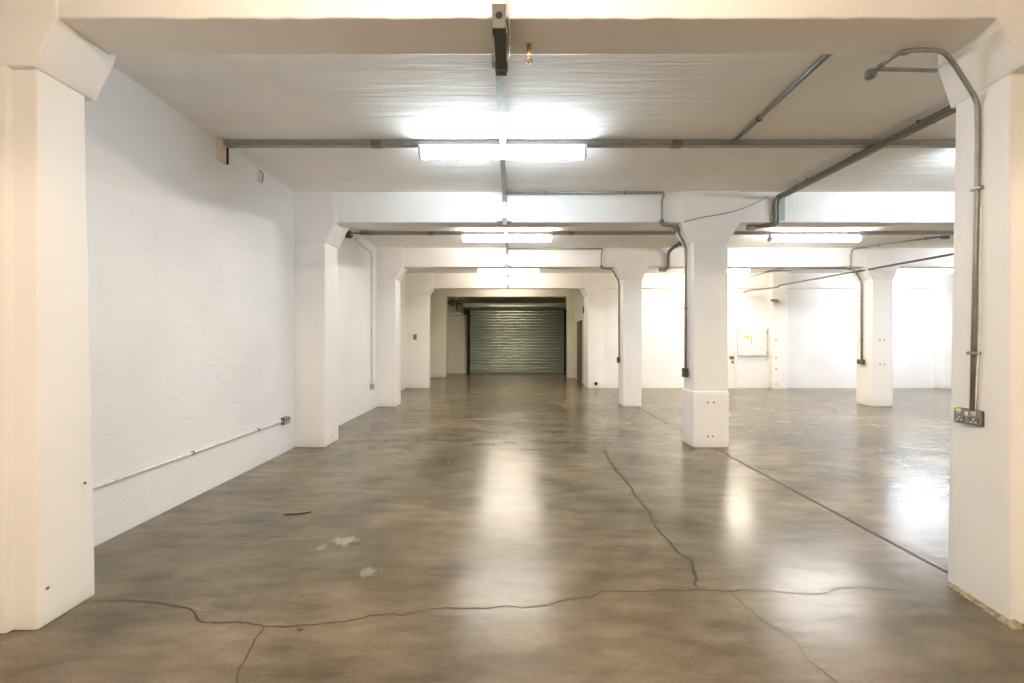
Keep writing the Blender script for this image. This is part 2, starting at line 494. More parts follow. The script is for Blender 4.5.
# right row, freestanding
t = column([(2.452, 2.24), (3.0, 2.22), (3.0, 2.62), (2.505, 2.62)], [(2.452, 2.24), (3.0, 2.22), (3.0, 2.56), (2.48, 2.545)],
           'nearest right cream column with the double socket, cut by the photo edge', True, True, 0.125, fine=True, hh=0.225, ovb=0.075, hfp=[(2.45, 2.17), (3.0, 2.17), (3.0, 2.575), (2.495, 2.575)])
bm = newbox(2.68, 3.0, 2.19, 2.24, 0, BEAM - 0.24); roughen(bm, 0.12, 0.003, 0.006); obj('plaster_facing', bm, M['column'], t, True)
bm = bmesh.new()
rings = []
for i in range(26):
    f = i / 25; y = 2.20 + f * 0.40; x = 2.452 + (y - 2.24) * 0.139
    w = 0.012 + 0.012 * abs(noise.noise(Vector((y * 17, 0, 1)))) + 0.008 * noise.noise(Vector((y * 41, 2, 1)))
    rings.append([Vector((x + 0.02, y, 0)), Vector((x + 0.02, y, 0.022 + w * 0.4)), Vector((x - w * 0.4, y, 0.014 + w * 0.3)), Vector((x - w * 1.5, y, 0.0005))])
loft(bm, rings); obj('mortar_skirt', bm, M['mortar'], t)
t = column([(2.372, 5.93), (2.815, 5.93), (2.815, 6.29), (2.372, 6.29)], [(2.372, 5.93), (2.815, 5.93), (2.815, 6.27), (2.372, 6.27)],
           'second freestanding white column right of centre, with a thicker base', True, True, 0.15, 0.26, fine=True, base=0.73)
for px, py in ((708, 402.5), (714, 402.5), (708, 436.5), (713, 436.5)):
    q = P(px, py, 5.905); rust_hole(t, (q.x, 5.915, q.z), 'y', 0.011)
t = column([(2.335, 9.55), (2.72, 9.55), (2.72, 10.0), (2.335, 10.0)], [(2.335, 9.55), (2.72, 9.55), (2.72, 9.98), (2.335, 9.98)],
           'third freestanding white column in the right row, directly right of the central aisle', True, True, 0.14, 0.26)
q = P(627, 379, 9.54); rust_hole(t, (q.x, 9.545, q.z), 'y')
t = column([(2.2, 13.15), (2.64, 13.15), (2.64, 13.9), (2.2, 13.9)], [(2.2, 13.15), (2.64, 13.15), (2.64, 13.9), (2.2, 13.9)],
           'fourth right-row white column at the mouth of the shutter passage', True, False, 0.12, 0.24)
bm = bmesh.new(); lathe(bm, (P(596, 383.5, 13.13)), [(0.02, 0.0), (0.05, 0.0), (0.05, -0.02), (0.02, -0.03)], 12, 'y'); obj('dark_plug', bm, M['black'], t)
column([(2.06, 16.9), (2.33, 16.9), (2.33, 17.25), (2.06, 17.25)], [(2.06, 16.9), (2.33, 16.9), (2.33, 17.25), (2.06, 17.25)],
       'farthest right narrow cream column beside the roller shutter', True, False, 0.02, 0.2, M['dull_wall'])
# second freestanding row
t = column([(7.58, 9.56), (8.0, 9.56), (8.0, 10.02), (7.58, 10.02)], [(7.58, 9.56), (8.0, 9.56), (8.0, 10.0), (7.58, 10.0)],
           'freestanding white column far right, with a vertical pipe down its left side', True, True, 0.14, 0.26)
for px, py in ((880, 340), (884.5, 340), (880, 364.5), (884.5, 364.5)):
    q = P(px, py, 9.55); rust_hole(t, (q.x, 9.555, q.z), 'y', 0.014)
column([(7.58, 5.93), (8.0, 5.93), (8.0, 6.35), (7.58, 6.35)], [(7.58, 5.93), (8.0, 5.93), (8.0, 6.35), (7.58, 6.35)],
       'freestanding white column outside the frame, behind the nearest right column')
t = column([(7.44, 12.98), (7.86, 12.98), (7.86, 13.26), (7.44, 13.26)], [(7.44, 12.98), (7.86, 12.98), (7.86, 13.26), (7.44, 13.26)],
           'shallow white pier on the far wall, right of the white cabinet', False, False, 0.02, 0.24)
for px, py in ((776, 340), (776, 357.5), (776, 369), (776, 384)):
    q = P(px, py, 12.97); rust_hole(t, (q.x, 12.972, q.z), 'y', 0.02)
column([(12.3, 12.98), (12.75, 12.98), (12.75, 13.26), (12.3, 13.26)], [(12.3, 12.98), (12.75, 12.98), (12.75, 13.26), (12.3, 13.26)],
       'shallow white pier on the far wall at the right end', True, True, 0.14, 0.26)
column([(12.75, 9.56), (13.2, 9.56), (13.2, 10.0), (12.75, 10.0)], [(12.75, 9.56), (13.2, 9.56), (13.2, 10.0), (12.75, 10.0)],
       'white column against the right wall, outside the frame', True, False, 0.14, 0.26)

# ------------------------------------------------------------------ fluorescent lights
def fluorescent(x, y, col, strength, label, L=1.62, w=0.075):
    t = thing('fluorescent_light', label, 'light', (x, y, CEIL - 0.06), 'fluorescent batten lights on the ceiling')
    h = L / 2
    z1 = CEIL - 0.0575
    obj('housing', newbox(x - h, x + h, y - 0.030, y + 0.030, z1 - 0.035, z1, bev=0.004), M['white_plastic'], t)
    zc0 = z1 - 0.035 - 0.045; n = 18
    def ell(xx, k): return [Vector((xx, y + 0.062 * k * math.cos(2 * math.pi * i / n), zc0 + 0.048 * k * math.sin(2 * math.pi * i / n))) for i in range(n)]
    bm = bmesh.new(); loft(bm, [ell(x - h + 0.03, 1), ell(x + h - 0.03, 1)])
    obj('diffuser', bm, lamp_mat('fluorescent_glow', col, strength), t, False)
    for s in (-1, 1):
        bm = bmesh.new(); loft(bm, [ell(x + s * (h - 0.03), 1.07), ell(x + s * (h - 0.004), 1.07), ell(x + s * h, 0.9)])
        obj('end_cap', bm, M['white_plastic'], t)
    if not (3 < y < 9):
        for dx in (-0.55, 0.55): obj('mounting_block', newbox(x + dx - 0.04, x + dx + 0.04, y - 0.02, y + 0.02, z1 - 0.001, CEIL), M['white_plastic'], t)
    return t
COOL = (0.76, 0.90, 1.0); WARM = (1.0, 0.81, 0.62); NEU = (1.0, 0.97, 0.94); DAY = (0.84, 0.91, 1.0); WW = (1.0, 0.89, 0.74)
LS = 52.0
LIGHTS = [
 (-0.09, 0.75, WARM, 1.05, 'fluorescent light overhead, nearer than the nearest beam, above the photo'),
 (5.4, 0.75, WARM, 1.6, 'fluorescent light outside the photo to the right of the viewer'),
 (10.7, 0.75, WARM, 1.0, 'fluorescent light outside the photo, far to the right of the viewer'),
 (-0.09, -2.95, WARM, 2.2, 'fluorescent light behind the viewer, left of centre'),
 (5.4, -2.95, WARM, 1.6, 'fluorescent light behind the viewer, right'),
 (-0.09, 4.40, COOL, 0.85, 'biggest fluorescent light, cool white, centred in the nearest ceiling bay'),
 (5.4, 4.40, COOL, 1.3, 'fluorescent light hidden behind the nearest right column'),
 (10.7, 4.40, DAY, 1.2, 'fluorescent light out of frame beyond the right column'),
 (-0.09, 8.12, NEU, 1.0, 'second fluorescent light along the central aisle'),
 (5.4, 8.12, NEU, 1.6, 'fluorescent light in the right-hand space, right of the second column'),
 (10.7, 8.12, DAY, 1.9, 'fluorescent light at far right, beyond the right-hand column'),
 (-0.09, 11.9, WW, 1.0, 'third and farthest visible fluorescent light on the central aisle'),
 (5.4, 11.9, WW, 2.0, 'warm fluorescent light just right of the second column, near the far wall'),
 (10.7, 11.9, DAY, 1.7, 'cool fluorescent light near the far wall at right'),
 (-0.09, 15.7, WW, 0.85, 'dim fluorescent light before the roller shutter, hidden by a beam'),
]
for x, y, c, k, lab in LIGHTS: fluorescent(x, y, c, LS * k, lab)

# ------------------------------------------------------------------ trunking and conduits
def saddles(t, pts, rad, every=1.1, off=(0, 0, 0), mat=None):
    path = [Vector(p) for p in pts]
    for a, b_ in zip(path, path[1:]):
        L = (b_ - a).length
        if L < 0.35: continue
        n = max(1, round(L / every))
        for i in range(n):
            p = a.lerp(b_, (i + 0.5) / n); d = (b_ - a).normalized() * 0.009
            bm = bmesh.new(); cyl(bm, p - d, p + d, rad * 1.45, n=12)
            obj('saddle_clip', bm, mat or M['galv_dark'], t)
def conduit(label, pts, rad=0.011, bend=0.06, mat=None, clips=True, every=1.1, name='steel_conduit', cat='pipe'):
    t = thing(name, label, cat, tuple(pts[0]))
    obj('pipe', tube(bmesh.new(), pts, rad, 12, bend), mat or M['galv'], t, True)
    if clips: saddles(t, pts, rad, every)
    return t
def jbox(t, c, s, mat=None, name='junction_box'):
    x, y, z = c; a, b_, d = s
    return obj(name, newbox(x - a / 2, x + a / 2, y - b_ / 2, y + b_ / 2, z - d / 2, z + d / 2, bev=0.004), mat or M['galv_dark'], t)
def round_box(t, c, r=0.035, h=0.05, mat=None):
    bm = bmesh.new(); lathe(bm, c, [(r * 0.7, -h / 2), (r, -h / 2 + 0.004), (r, h / 2 - 0.004), (r * 0.9, h / 2)], 18, 'z')
    obj('junction_box', bm, mat or M['galv_dark'], t, False)

def trunk_x(label, x0, x1, y, z1=CEIL - 0.002, w=0.055, h=0.05, joints=2.4):
    t = thing('cable_trunking', label, 'trunking', ((x0 + x1) / 2, y, z1 - h))
    obj('channel', newbox(x0, x1, y - w / 2, y + w / 2, z1 - h, z1), M['trunk'], t)
    obj('lid', newbox(x0 + 0.01, x1 - 0.01, y - w / 2 - 0.004, y + w / 2 + 0.004, z1 - h - 0.004, z1 - h + 0.012), M['galv'], t)
    n = max(1, int((x1 - x0) / joints))
    for i in range(n):
        xx = x0 + (i + 0.5) * (x1 - x0) / n
        obj('coupling', newbox(xx - 0.05, xx + 0.05, y - w / 2 - 0.007, y + w / 2 + 0.007, z1 - h - 0.008, z1 - 0.004), M['galv_dark'], t)
    return t
trunk_x('long grey trunking across the nearest ceiling bay, ending at the left wall', -2.78, 8.9, 4.43, h=0.050)
trunk_x('long grey trunking across the second ceiling bay, passing above the second light', -2.72, 12.4, 8.14, h=0.05)

def trunk_y(label, x, y0, y1, w=0.055, h=0.045):
    t = thing('cable_trunking', label, 'trunking', (x, (y0 + y1) / 2, CEIL - h))
    z1 = CEIL - 0.002
    obj('channel', newbox(x - w / 2, x + w / 2, y0, y1, z1 - h, z1), M['trunk'], t)
    obj('lid', newbox(x - w / 2 - 0.003, x + w / 2 + 0.003, y0 + 0.01, y1 - 0.01, z1 - h - 0.004, z1 - h + 0.01), M['galv'], t)
    return t
trunk_y('centre-line grey trunking from the nearest beam to the biggest light', -0.088, 2.5, 4.39)
trunk_y('short centre-line trunking between the biggest light and the next beam', -0.098, 4.48, 5.93, 0.045)
trunk_y('short centre-line trunking in the second ceiling bay', -0.10, 8.20, 9.55, 0.045)
trunk_y('centre-line trunking in the third ceiling bay', -0.10, 6.26, 8.09, 0.045)['label'] = 'centre-line trunking just behind the second beam, above the second light'

# box and drop on the nearest beam
t = thing('beam_trunking', 'dark steel box with round knockout on the face and underside of nearest beam', 'trunking', (-0.06, 2.15, BEAM))
obj('housing', newbox(-0.092, -0.030, 2.112, 2.172, 2.848, 2.962, bev=0.003), M['box_grey'], t)
bm = bmesh.new(); lathe(bm, (-0.060, 2.112, 2.908), [(0.006, -0.002), (0.016, -0.003), (0.017, 0.0), (0.017, 0.004)], 20, 'y'); obj('knockout_ring', bm, M['black'], t)
obj('upper_channel', newbox(-0.094, -0.028, 2.12, 2.172, 2.966, 3.335), M['white_pipe'], t)
obj('lower_channel', newbox(-0.088, -0.028, 2.18, 2.56, 2.885, 2.932, bev=0.003), M['box_grey'], t)
obj('riser', newbox(-0.112, -0.062, 2.52, 2.565, 2.935, 3.30), M['trunk'], t)
for yy in (2.2, 2.5): obj('lid_clip', newbox(-0.094, -0.022, yy - 0.006, yy + 0.006, 2.880, 2.925), M['galv_dark'], t)
bm = tube(bmesh.new(), [(-0.018, 2.16, 3.32), (-0.016, 2.155, 3.0), (-0.016, 2.155, 2.925), (-0.012, 2.30, 2.925), (-0.016, 2.46, 2.93)], 0.004, 8, 0.02)
tag(obj('white_cable', bm, M['white_pipe'], None, True), 'thin white cable clipped beside the dark steel box on nearest beam', 'cable')

# bulb
t = thing('pendant_bulb', 'small bare amber bulb hanging in its holder under the nearest beam', 'lamp', (0.088, 2.36, BEAM))
bm = bmesh.new(); lathe(bm, (0.088, 2.36, 0), [(0.004, BEAM), (0.004, 2.932), (0.011, 2.930), (0.012, 2.902), (0.007, 2.898), (0.006, 2.886)], 14); obj('lamp_holder', bm, M['brass'], t, False)
bm = bmesh.new(); lathe(bm, (0.088, 2.36, 0), [(0.006, 2.888), (0.010, 2.882), (0.018, 2.868), (0.0205, 2.857), (0.018, 2.845), (0.010, 2.836), (0.002, 2.834)], 16); obj('bulb', bm, M['bulb'], t, True)
bm = bmesh.new()
for s in (-1, 1): cyl(bm, (0.088 + s * 0.008, 2.36, 2.928), (0.088 + s * 0.014, 2.36, BEAM), 0.002, n=6)
obj('hook', bm, M['brass'], t)

# brackets down the fronts of the beams on the centre line
for (y, x, lab) in ((5.955, -0.095, 'white drop pipe with steel clamps on the face of the second beam'), (9.575, -0.10, 'white drop pipe with steel clamps on the face of the third beam'), (13.175, -0.12, 'white drop pipe with steel clamps on the face of the fourth beam')):
    t = thing('drop_pipe', lab, 'pipe', (x, y, BEAM))
    obj('pipe', newbox(x - 0.022, x + 0.022, y - 0.045, y - 0.004, BEAM + 0.0, CEIL - 0.05, bev=0.004), M['white_pipe'], t)
    obj('upper_clamp', newbox(x - 0.03, x + 0.03, y - 0.052, y - 0.002, CEIL - 0.14, CEIL - 0.05, bev=0.003), M['galv_dark'], t)
    obj('lower_clamp', newbox(x - 0.03, x + 0.03, y - 0.052, y - 0.002, BEAM - 0.05, BEAM + 0.045, bev=0.003), M['galv_dark'], t)
    obj('strap', newbox(x - 0.10, x + 0.09, y - 0.03, y - 0.004, BEAM - 0.002, BEAM + 0.012), M['galv_dark'], t)

# second-row conduit: ceiling run, drop, under the beam, down the column
zc = CEIL - 0.035
def col_conduit(label, yb, xa, xd, xh, xs, ys, zend, boxlabel):
    zb = BEAM - 0.025
    pts = [(xa, yb - 0.05, zc), (xd, yb - 0.05, zc), (xd - 0.03, yb - 0.04, zc - 0.1), (xd - 0.03, yb - 0.04, zb), (xd + 0.02, yb + 0.10, zb), (xh, yb + 0.14, zb), (xs - 0.02, ys, BEAM - 0.28), (xs - 0.018, ys, zend)]
    t = conduit(label, pts, 0.016, 0.07, every=1.3)
    jbox(t, (xs - 0.03, ys, zend - 0.03), (0.055, 0.09, 0.12), M['box_grey'], 'socket_box')
    jbox(t, (xd - 0.03, yb - 0.035, zb + 0.02), (0.05, 0.05, 0.05))
    return t
t = col_conduit('steel conduit along second beam and down the second right-row column', 5.93, -0.08, 1.97, 2.18, 2.36, 6.13, 0.99, '')
round_box(t, (2.21, 6.12, BEAM - 0.05), 0.05, 0.08)
t = col_conduit('steel conduit along third beam and down the third right-row column', 9.55, -0.1, 1.90, 2.13, 2.335, 9.85, 1.0, '')
pts = [(7.95, 8.35, zc), (7.60, 8.75, zc), (7.12, 9.52, zc), (7.10, 9.53, zc - 0.12), (7.10, 9.53, BEAM - 0.025), (7.14, 9.72, BEAM - 0.025), (7.40, 9.82, BEAM - 0.03), (7.555, 9.84, BEAM - 0.28), (7.56, 9.84, 0.97)]
t = conduit('thin conduit slanting over the ceiling and down the far-right freestanding column', pts, 0.018, 0.08)
jbox(t, (7.545, 9.84, 0.93), (0.06, 0.16, 0.10), M['box_grey'], 'socket_box')
jbox(t, (7.95, 8.35, zc - 0.02), (0.12, 0.06, 0.06))

# pipe run on ceiling along depth, upper right of centre
conduit('single straight conduit running away along the ceiling, right of centre', [(2.11, 2.55, CEIL - 0.024), (2.15, 4.40, CEIL - 0.024)], 0.018, 0, every=1.0)
# double conduit bundle
t = thing('conduit_bundle', 'bundle of conduits running diagonally along the right ceiling to the second beam', 'pipe', (3.5, 4.2, CEIL))
for dx, dz, r in ((0, 0, 0.022), (0.05, -0.004, 0.017), (0.095, 0.0, 0.013)):
    x = 3.44 + dx
    p = [(x + 0.11, 2.47, CEIL - 0.078 + dz), (x, 5.90, CEIL - 0.078 + dz)]
    if dx < 0.06:
        p += [(x - 0.02, 5.925, CEIL - 0.15), (x - 0.02, 5.925, BEAM - 0.02), (x - 0.06, 6.02, BEAM - 0.03), (x - 0.22 - dx, 6.10, BEAM - 0.03)]
        if dx == 0: p += [(x - 0.22, 6.3, BEAM + 0.12)]
    obj('pipe', tube(bmesh.new(), p, r, 10, 0.06), M['galv'] if dx else M['galv_dark'], t, True)
for yy in (3.2, 3.9, 4.6, 5.3): obj('saddle_clip', newbox(3.405 + (5.9 - yy) * 0.032, 3.56 + (5.9 - yy) * 0.032, yy - 0.008, yy + 0.008, CEIL - 0.084, CEIL - 0.056), M['galv_dark'], t)
jbox(t, (3.20, 6.10, BEAM - 0.035), (0.10, 0.06, 0.06))
obj('drop_plate', newbox(3.50, 3.56, 5.935, 5.953, BEAM + 0.02, CEIL - 0.06), M['trunk'], t)
# its continuation in the second bay and the drop on the third beam
t = conduit('thick bent conduit seen left of the second column, dropping over the third beam', [(3.32, 6.45, CEIL - 0.04), (3.32, 9.45, CEIL - 0.04), (3.28, 9.53, CEIL - 0.12), (3.28, 9.53, BEAM - 0.03), (3.20, 9.60, BEAM - 0.05)], 0.034, 0.1, M['galv_dark'])
jbox(t, (3.17, 9.58, BEAM - 0.06), (0.14, 0.07, 0.08))

# nearest right column conduit
s = lambda y: 2.452 + (y - 2.24) * 0.139
pts = [(2.035, 2.56, 2.915), (2.035, 2.40, 2.912), (2.10, 2.37, 2.912), (2.24, 2.365, 2.905), (2.33, 2.39, 2.84), (2.455, 2.40, 2.66), (2.457, 2.400, 2.45), (2.461, 2.415, 1.9), (2.463, 2.435, 1.03)]
t = thing('steel_conduit', 'grey steel conduit bent over the nearest right column and down to its socket', 'pipe', (2.45, 2.45, 1.0))
obj('pipe', tube(bmesh.new(), pts, 0.0115, 14, 0.05, 7), M['galv'], t, True)
bm = bmesh.new(); tube(bm, [(2.05, 2.57, 2.93), (2.25, 2.60, 2.945), (2.44, 2.61, 2.945)], 0.011, 10, 0.03); obj('branch_pipe', bm, M['galv'], t, True)
bm = bmesh.new(); lathe(bm, (2.03, 2.575, 2.905), [(0.012, -0.026), (0.026, -0.022), (0.030, 0.0), (0.028, 0.02), (0.015, 0.026)], 18); obj('junction_box', bm, M['galv_dark'], t, True)
for p, q in (((2.08, 2.385, 2.912), (2.055, 2.395, 2.912)), ((2.036, 2.50, 2.914), (2.036, 2.525, 2.914))):
    bm = bmesh.new(); cyl(bm, p, q, 0.015); obj('coupling', bm, M['galv'], t, True)
for z in (2.20, 1.33):
    y = 2.405 + (2.45 - z) * 0.022
    obj('saddle_clip', newbox(2.444, 2.478, y - 0.035, y + 0.02, z - 0.008, z + 0.008, bev=0.002), M['galv'], t)
bm = tube(bmesh.new(), [(2.458, 2.385, 2.1), (2.460, 2.392, 1.8), (2.455, 2.385, 1.5), (2.459, 2.41, 1.15), (2.460, 2.415, 1.02)], 0.0035, 6, 0.05)
obj('earth_cable', bm, M['white_pipe'], t, True)

# double socket
t = thing('double_socket', 'grey metal-clad double socket on the side of the nearest right column', 'socket', (2.455, 2.455, 0.985))
obj('back_box', newbox(2.4580, 2.5080, 2.378, 2.53, 0.945, 1.027, bev=0.006), M['box_grey'], t)
obj('face_plate', newbox(2.4530, 2.4590, 2.381, 2.527, 0.948, 1.024, bev=0.002), M['galv'], t)
for yy in (2.415, 2.493):
    f = obj('socket_outlet', newbox(2.4485, 2.4540, yy - 0.026, yy + 0.026, 0.953, 0.992, bev=0.002), M['galv_dark'], t)
    for dy, dz, a, b_ in ((0, 0.978, 0.003, 0.006), (-0.011, 0.963, 0.005, 0.003), (0.011, 0.963, 0.005, 0.003)):
        sub('pin_slot', newbox(2.4475, 2.4495, yy + dy - a, yy + dy + a, dz - b_, dz + b_), M['white_plastic'], f)
    sw = obj('switch', newbox(2.4460, 2.4540, yy - 0.010, yy + 0.010, 1.000, 1.018, bev=0.002), M['white_plastic'], t)
    sub('rocker_mark', newbox(2.4450, 2.4465, yy - 0.003, yy + 0.003, 1.005, 1.012), M['black'], sw)
obj('yellow_sticker', newbox(2.4505, 2.4535, 2.484, 2.518, 1.010, 1.026), M['yellow'], t)
obj('centre_label', newbox(2.4515, 2.4535, 2.447, 2.465, 0.992, 1.014), M['ceramic'], t)

# left wall low pipe + socket
t = conduit('low white painted pipe running along the nearest stretch of left wall', [(-2.815, 2.46, 0.405), (-2.813, 5.56, 0.405)], 0.012, 0, M['white_pipe'], every=0.9)
t = thing('wall_socket', 'small grey socket box low on the left wall at the end of white pipe', 'socket', (-2.81, 5.63, 0.40))
obj('back_box', newbox(-2.832, -2.785, 5.57, 5.71, 0.36, 0.445, bev=0.005), M['galv_dark'], t)
obj('face_plate', newbox(-2.786, -2.779, 5.575, 5.705, 0.364, 0.441, bev=0.002), M['grey_plate'], t)
for yy in (5.607, 5.673): obj('switch', newbox(-2.780, -2.774, yy - 0.012, yy + 0.012, 0.41, 0.43), M['black'], t)

# second-bay wall conduit
t = thing('steel_conduit', 'thin vertical pipe down the left wall beside the third left column', 'pipe', (-2.80, 9.1, 0.5))
obj('pipe', tube(bmesh.new(), [(-2.74, 8.0, 3.19), (-2.80, 8.2, 3.17), (-2.812, 9.05, 3.15), (-2.812, 9.12, 3.08), (-2.812, 9.12, 0.52)], 0.013, 8, 0.06), M['white_pipe'], t, True)
obj('socket_box', newbox(-2.83, -2.775, 9.06, 9.19, 0.41, 0.52, bev=0.004), M['grey_plate'], t)
for z in (2.4, 1.6, 0.9): obj('saddle_clip', newbox(-2.83, -2.797, 9.09, 9.15, z - 0.01, z + 0.01), M['white_pipe'], t)
t = thing('round_junction_box', 'round brown junction box high on left wall behind the second left column', 'junction box', (-2.76, 7.75, 3.2))
bm = bmesh.new(); lathe(bm, (-2.80, 7.76, 3.20), [(0.04, -0.03), (0.062, -0.025), (0.065, 0.05), (0.05, 0.06)], 20, 'x'); obj('body', bm, M['box_grey'], t)
bm = bmesh.new(); lathe(bm, (-2.738, 7.76, 3.20), [(0.045, 0.0), (0.045, 0.012), (0.02, 0.016)], 16, 'x'); obj('cover', bm, M['brass'], t)
obj('pipe', tube(bmesh.new(), [(-2.74, 7.80, 3.235), (-2.66, 8.0, 3.27), (-2.5, 8.12, 3.285)], 0.012, 8, 0.05), M['galv_dark'], t, True)

# timber block with black end plate on left wall
t = thing('timber_block', 'small cream block with a black slot high on the left wall at trunking end', 'block', (-2.8, 4.45, 3.2))
obj('block', newbox(-2.832, -2.79, 4.36, 4.50, 3.13, 3.33, bev=0.008), M['ceramic'], t)
obj('end_plate', newbox(-2.790, -2.783, 4.445, 4.47, 3.12, 3.285), M['black'], t)
t = thing('wall_hook', 'tiny cream hook high on left wall, right of the cream block', 'hook', (-2.82, 5.1, 3.25))
obj('plate', newbox(-2.832, -2.822, 5.06, 5.16, 3.17, 3.30, bev=0.003), M['ceramic'], t)
obj('hook', tube(bmesh.new(), [(-2.82, 5.10, 3.30), (-2.79, 5.10, 3.27), (-2.79, 5.10, 3.21), (-2.815, 5.12, 3.18)], 0.006, 8, 0.02), M['galv_dark'], t, True)

# thin drooping cable
cab = [P(684, 222, 5.91), P(700, 217.5, 5.90), P(720, 214.5, 5.90), P(737, 210.5, 5.9), P(753, 204.5, 5.90), P(768, 197, 5.89)]
tag(obj('hanging_cable', tube(bmesh.new(), cab, 0.004, 6, 0.1), M['scrap'], None, True), 'thin dark cable sagging from the second right-row column to the conduit bundle', 'cable')

# long sloping pipes in the right-hand space
pts = [(6.62, 13.0, 2.76), (6.70, 12.86, 2.80), (6.95, 12.3, 2.80), (7.02, 12.0, 2.80), (7.04, 11.96, 2.84), (7.5, 9.5, 2.885), (7.70, 7.95, 2.90), (8.0, 5.5, 2.93)]
conduit('long sloping pipe hung below the beams, crossing the far-right column', pts, 0.021, 0.05, M['galv_dark'], clips=False)
pts = [(5.62, 10.95, 2.90), (5.58, 10.1, 2.90), (5.60, 9.9, 2.90), (5.9, 9.70, 2.905), (6.3, 9.63, 2.915), (7.05, 9.60, 2.915)]
conduit('pipe under the third beam that turns towards the far wall', pts, 0.022, 0.12, M['galv_dark'], clips=False)

# switch on the fourth left column
t = thing('light_switch', 'tiny light switch with dark rocker on the fourth left column', 'switch', (-2.87, 13.13, 1.5))
q = P(412.5, 337, 13.14)
obj('face_plate', newbox(q.x - 0.11, q.x + 0.04, 13.115, 13.145, q.z - 0.07, q.z + 0.07, bev=0.004), M['white_plastic'], t)
obj('rocker', newbox(q.x + 0.03, q.x + 0.12, 13.105, 13.145, q.z - 0.08, q.z + 0.08, bev=0.004), M['galv_dark'], t)

# ------------------------------------------------------------------ left door leaf in the third bay
bm = newbox(-3.08, -3.055, 12.0, 13.05, 0.01, 2.42, bev=0.004)
d = struct('door_2', bm, M['door'])
o = obj('door_handle', tube(bmesh.new(), [(-3.06, 12.15, 1.0), (-3.0, 12.15, 1.0), (-3.0, 12.27, 1.0)], 0.01, 8, 0.02), M['galv'], d, True)

# dark door in the shutter passage
d = struct('door_3', newbox(2.268, 2.31, 14.9, 15.9, 0.0, 2.05, bev=0.004), M['dark_door'])
bm = bmesh.new(); cyl(bm, (2.27, 15.02, 1.0), (2.215, 15.02, 1.0), 0.012); cyl(bm, (2.215, 15.02, 1.0), (2.215, 15.14, 1.0), 0.010); obj('door_handle', bm, M['galv'], d)

# far wall door at right, seen only by its handle side
d = struct('door_1', newbox(5.45, 6.44, 13.19, 13.255, 0.0, 2.1, bev=0.004), M['door'])
bm = bmesh.new(); lathe(bm, (6.36, 13.19, 0.90), [(0.035, 0.0), (0.06, -0.004), (0.06, -0.012), (0.02, -0.016), (0.02, -0.05), (0.05, -0.055), (0.055, -0.075), (0.03, -0.09)], 16, 'y'); obj('door_knob', bm, M['brass'], d, True)
bm = bmesh.new(); lathe(bm, (6.39, 13.19, 0.75), [(0.01, 0), (0.035, -0.004), (0.02, -0.012)], 14, 'y'); obj('keyhole', bm, M['brass'], d)
struct('trim_1', newbox(6.44, 6.52, 13.16, 13.262, 0.0, 2.94, bev=0.004), M['door'])

# white electrical cabinet with notice
t = thing('wall_cabinet', 'shallow white cabinet on the far wall with a yellow label and a notice', 'cabinet', (7.0, 13.2, 0.9))
obj('body', newbox(6.56, 7.40, 13.19, 13.262, 0.93, 1.79, bev=0.006), M['white_plastic'], t)
dd = obj('door', newbox(6.60, 7.37, 13.165, 13.192, 0.95, 1.77, bev=0.004), M['white_plastic'], t)
for z in (1.62, 1.04):
    sub('hinge', newbox(7.36, 7.385, 13.150, 13.19, z - 0.04, z + 0.04), M['grey_plate'], dd)
    sub('clip', newbox(6.595, 6.615, 13.150, 13.19, z - 0.04, z + 0.04), M['ceramic'], dd)
obj('yellow_label', newbox(6.73, 6.87, 13.160, 13.166, 1.46, 1.52), M['yellow'], t)
obj('notice', newbox(6.93, 7.10, 13.160, 13.166, 1.27, 1.52), M['paper'], t)
obj('notice_frame', newbox(6.925, 6.935, 13.156, 13.162, 1.26, 1.53), M['grey_plate'], t)

# security camera on pier
t = thing('wall_camera', 'small grey camera-like fitting on a bracket, high on the far-wall pier', 'camera', (7.5, 12.9, 2.5))
q = P(776, 300.5, 12.9)
obj('body', newbox(q.x - 0.16, q.x + 0.02, 12.82, 12.90, q.z - 0.035, q.z + 0.035, bev=0.008), M['galv_dark'], t)
bm = bmesh.new(); cyl(bm, (q.x + 0.01, 12.86, q.z), (q.x + 0.13, 12.93, q.z), 0.02); obj('arm', bm, M['galv'], t)
obj('wall_plate', newbox(q.x + 0.08, q.x + 0.16, 12.92, 12.978, q.z - 0.06, q.z + 0.06, bev=0.004), M['white_plastic'], t)

# ------------------------------------------------------------------ roller shutter
SX0, SX1, SY = -1.86, 2.30, 18.95
t = thing('roller_shutter', 'grey steel roller shutter closing the far end of the aisle', 'shutter', ((SX0 + SX1) / 2, SY, 0))
bm = bmesh.new(); pitch = 0.118; prof = []
z = 0.06
while z < 2.66:
    for k in range(6):
        a = k / 6
        prof.append((SY - 0.04 * math.sin(math.pi * min(1, a * 1.25)) if a < 0.8 else SY + 0.02, z + a * pitch))
    z += pitch
vs0 = [bm.verts.new((SX0 + 0.05, y, zz)) for y, zz in prof]; vs1 = [bm.verts.new((SX1 - 0.05, y, zz)) for y, zz in prof]
bk0 = [bm.verts.new((SX0 + 0.05, SY + 0.03, zz)) for y, zz in (prof[0], prof[-1])]; bk1 = [bm.verts.new((SX1 - 0.05, SY + 0.03, zz)) for y, zz in (prof[0], prof[-1])]
for i in range(len(prof) - 1): bm.faces.new((vs0[i], vs1[i], vs1[i + 1], vs0[i + 1]))
bm.faces.new((bk0[0], bk0[1], bk1[1], bk1[0]))
obj('slat_curtain', bm, M['shutter'], t)
obj('bottom_bar', newbox(SX0 + 0.05, SX1 - 0.05, SY - 0.03, SY + 0.02, 0.0, 0.075, bev=0.006), M['galv_dark'], t)
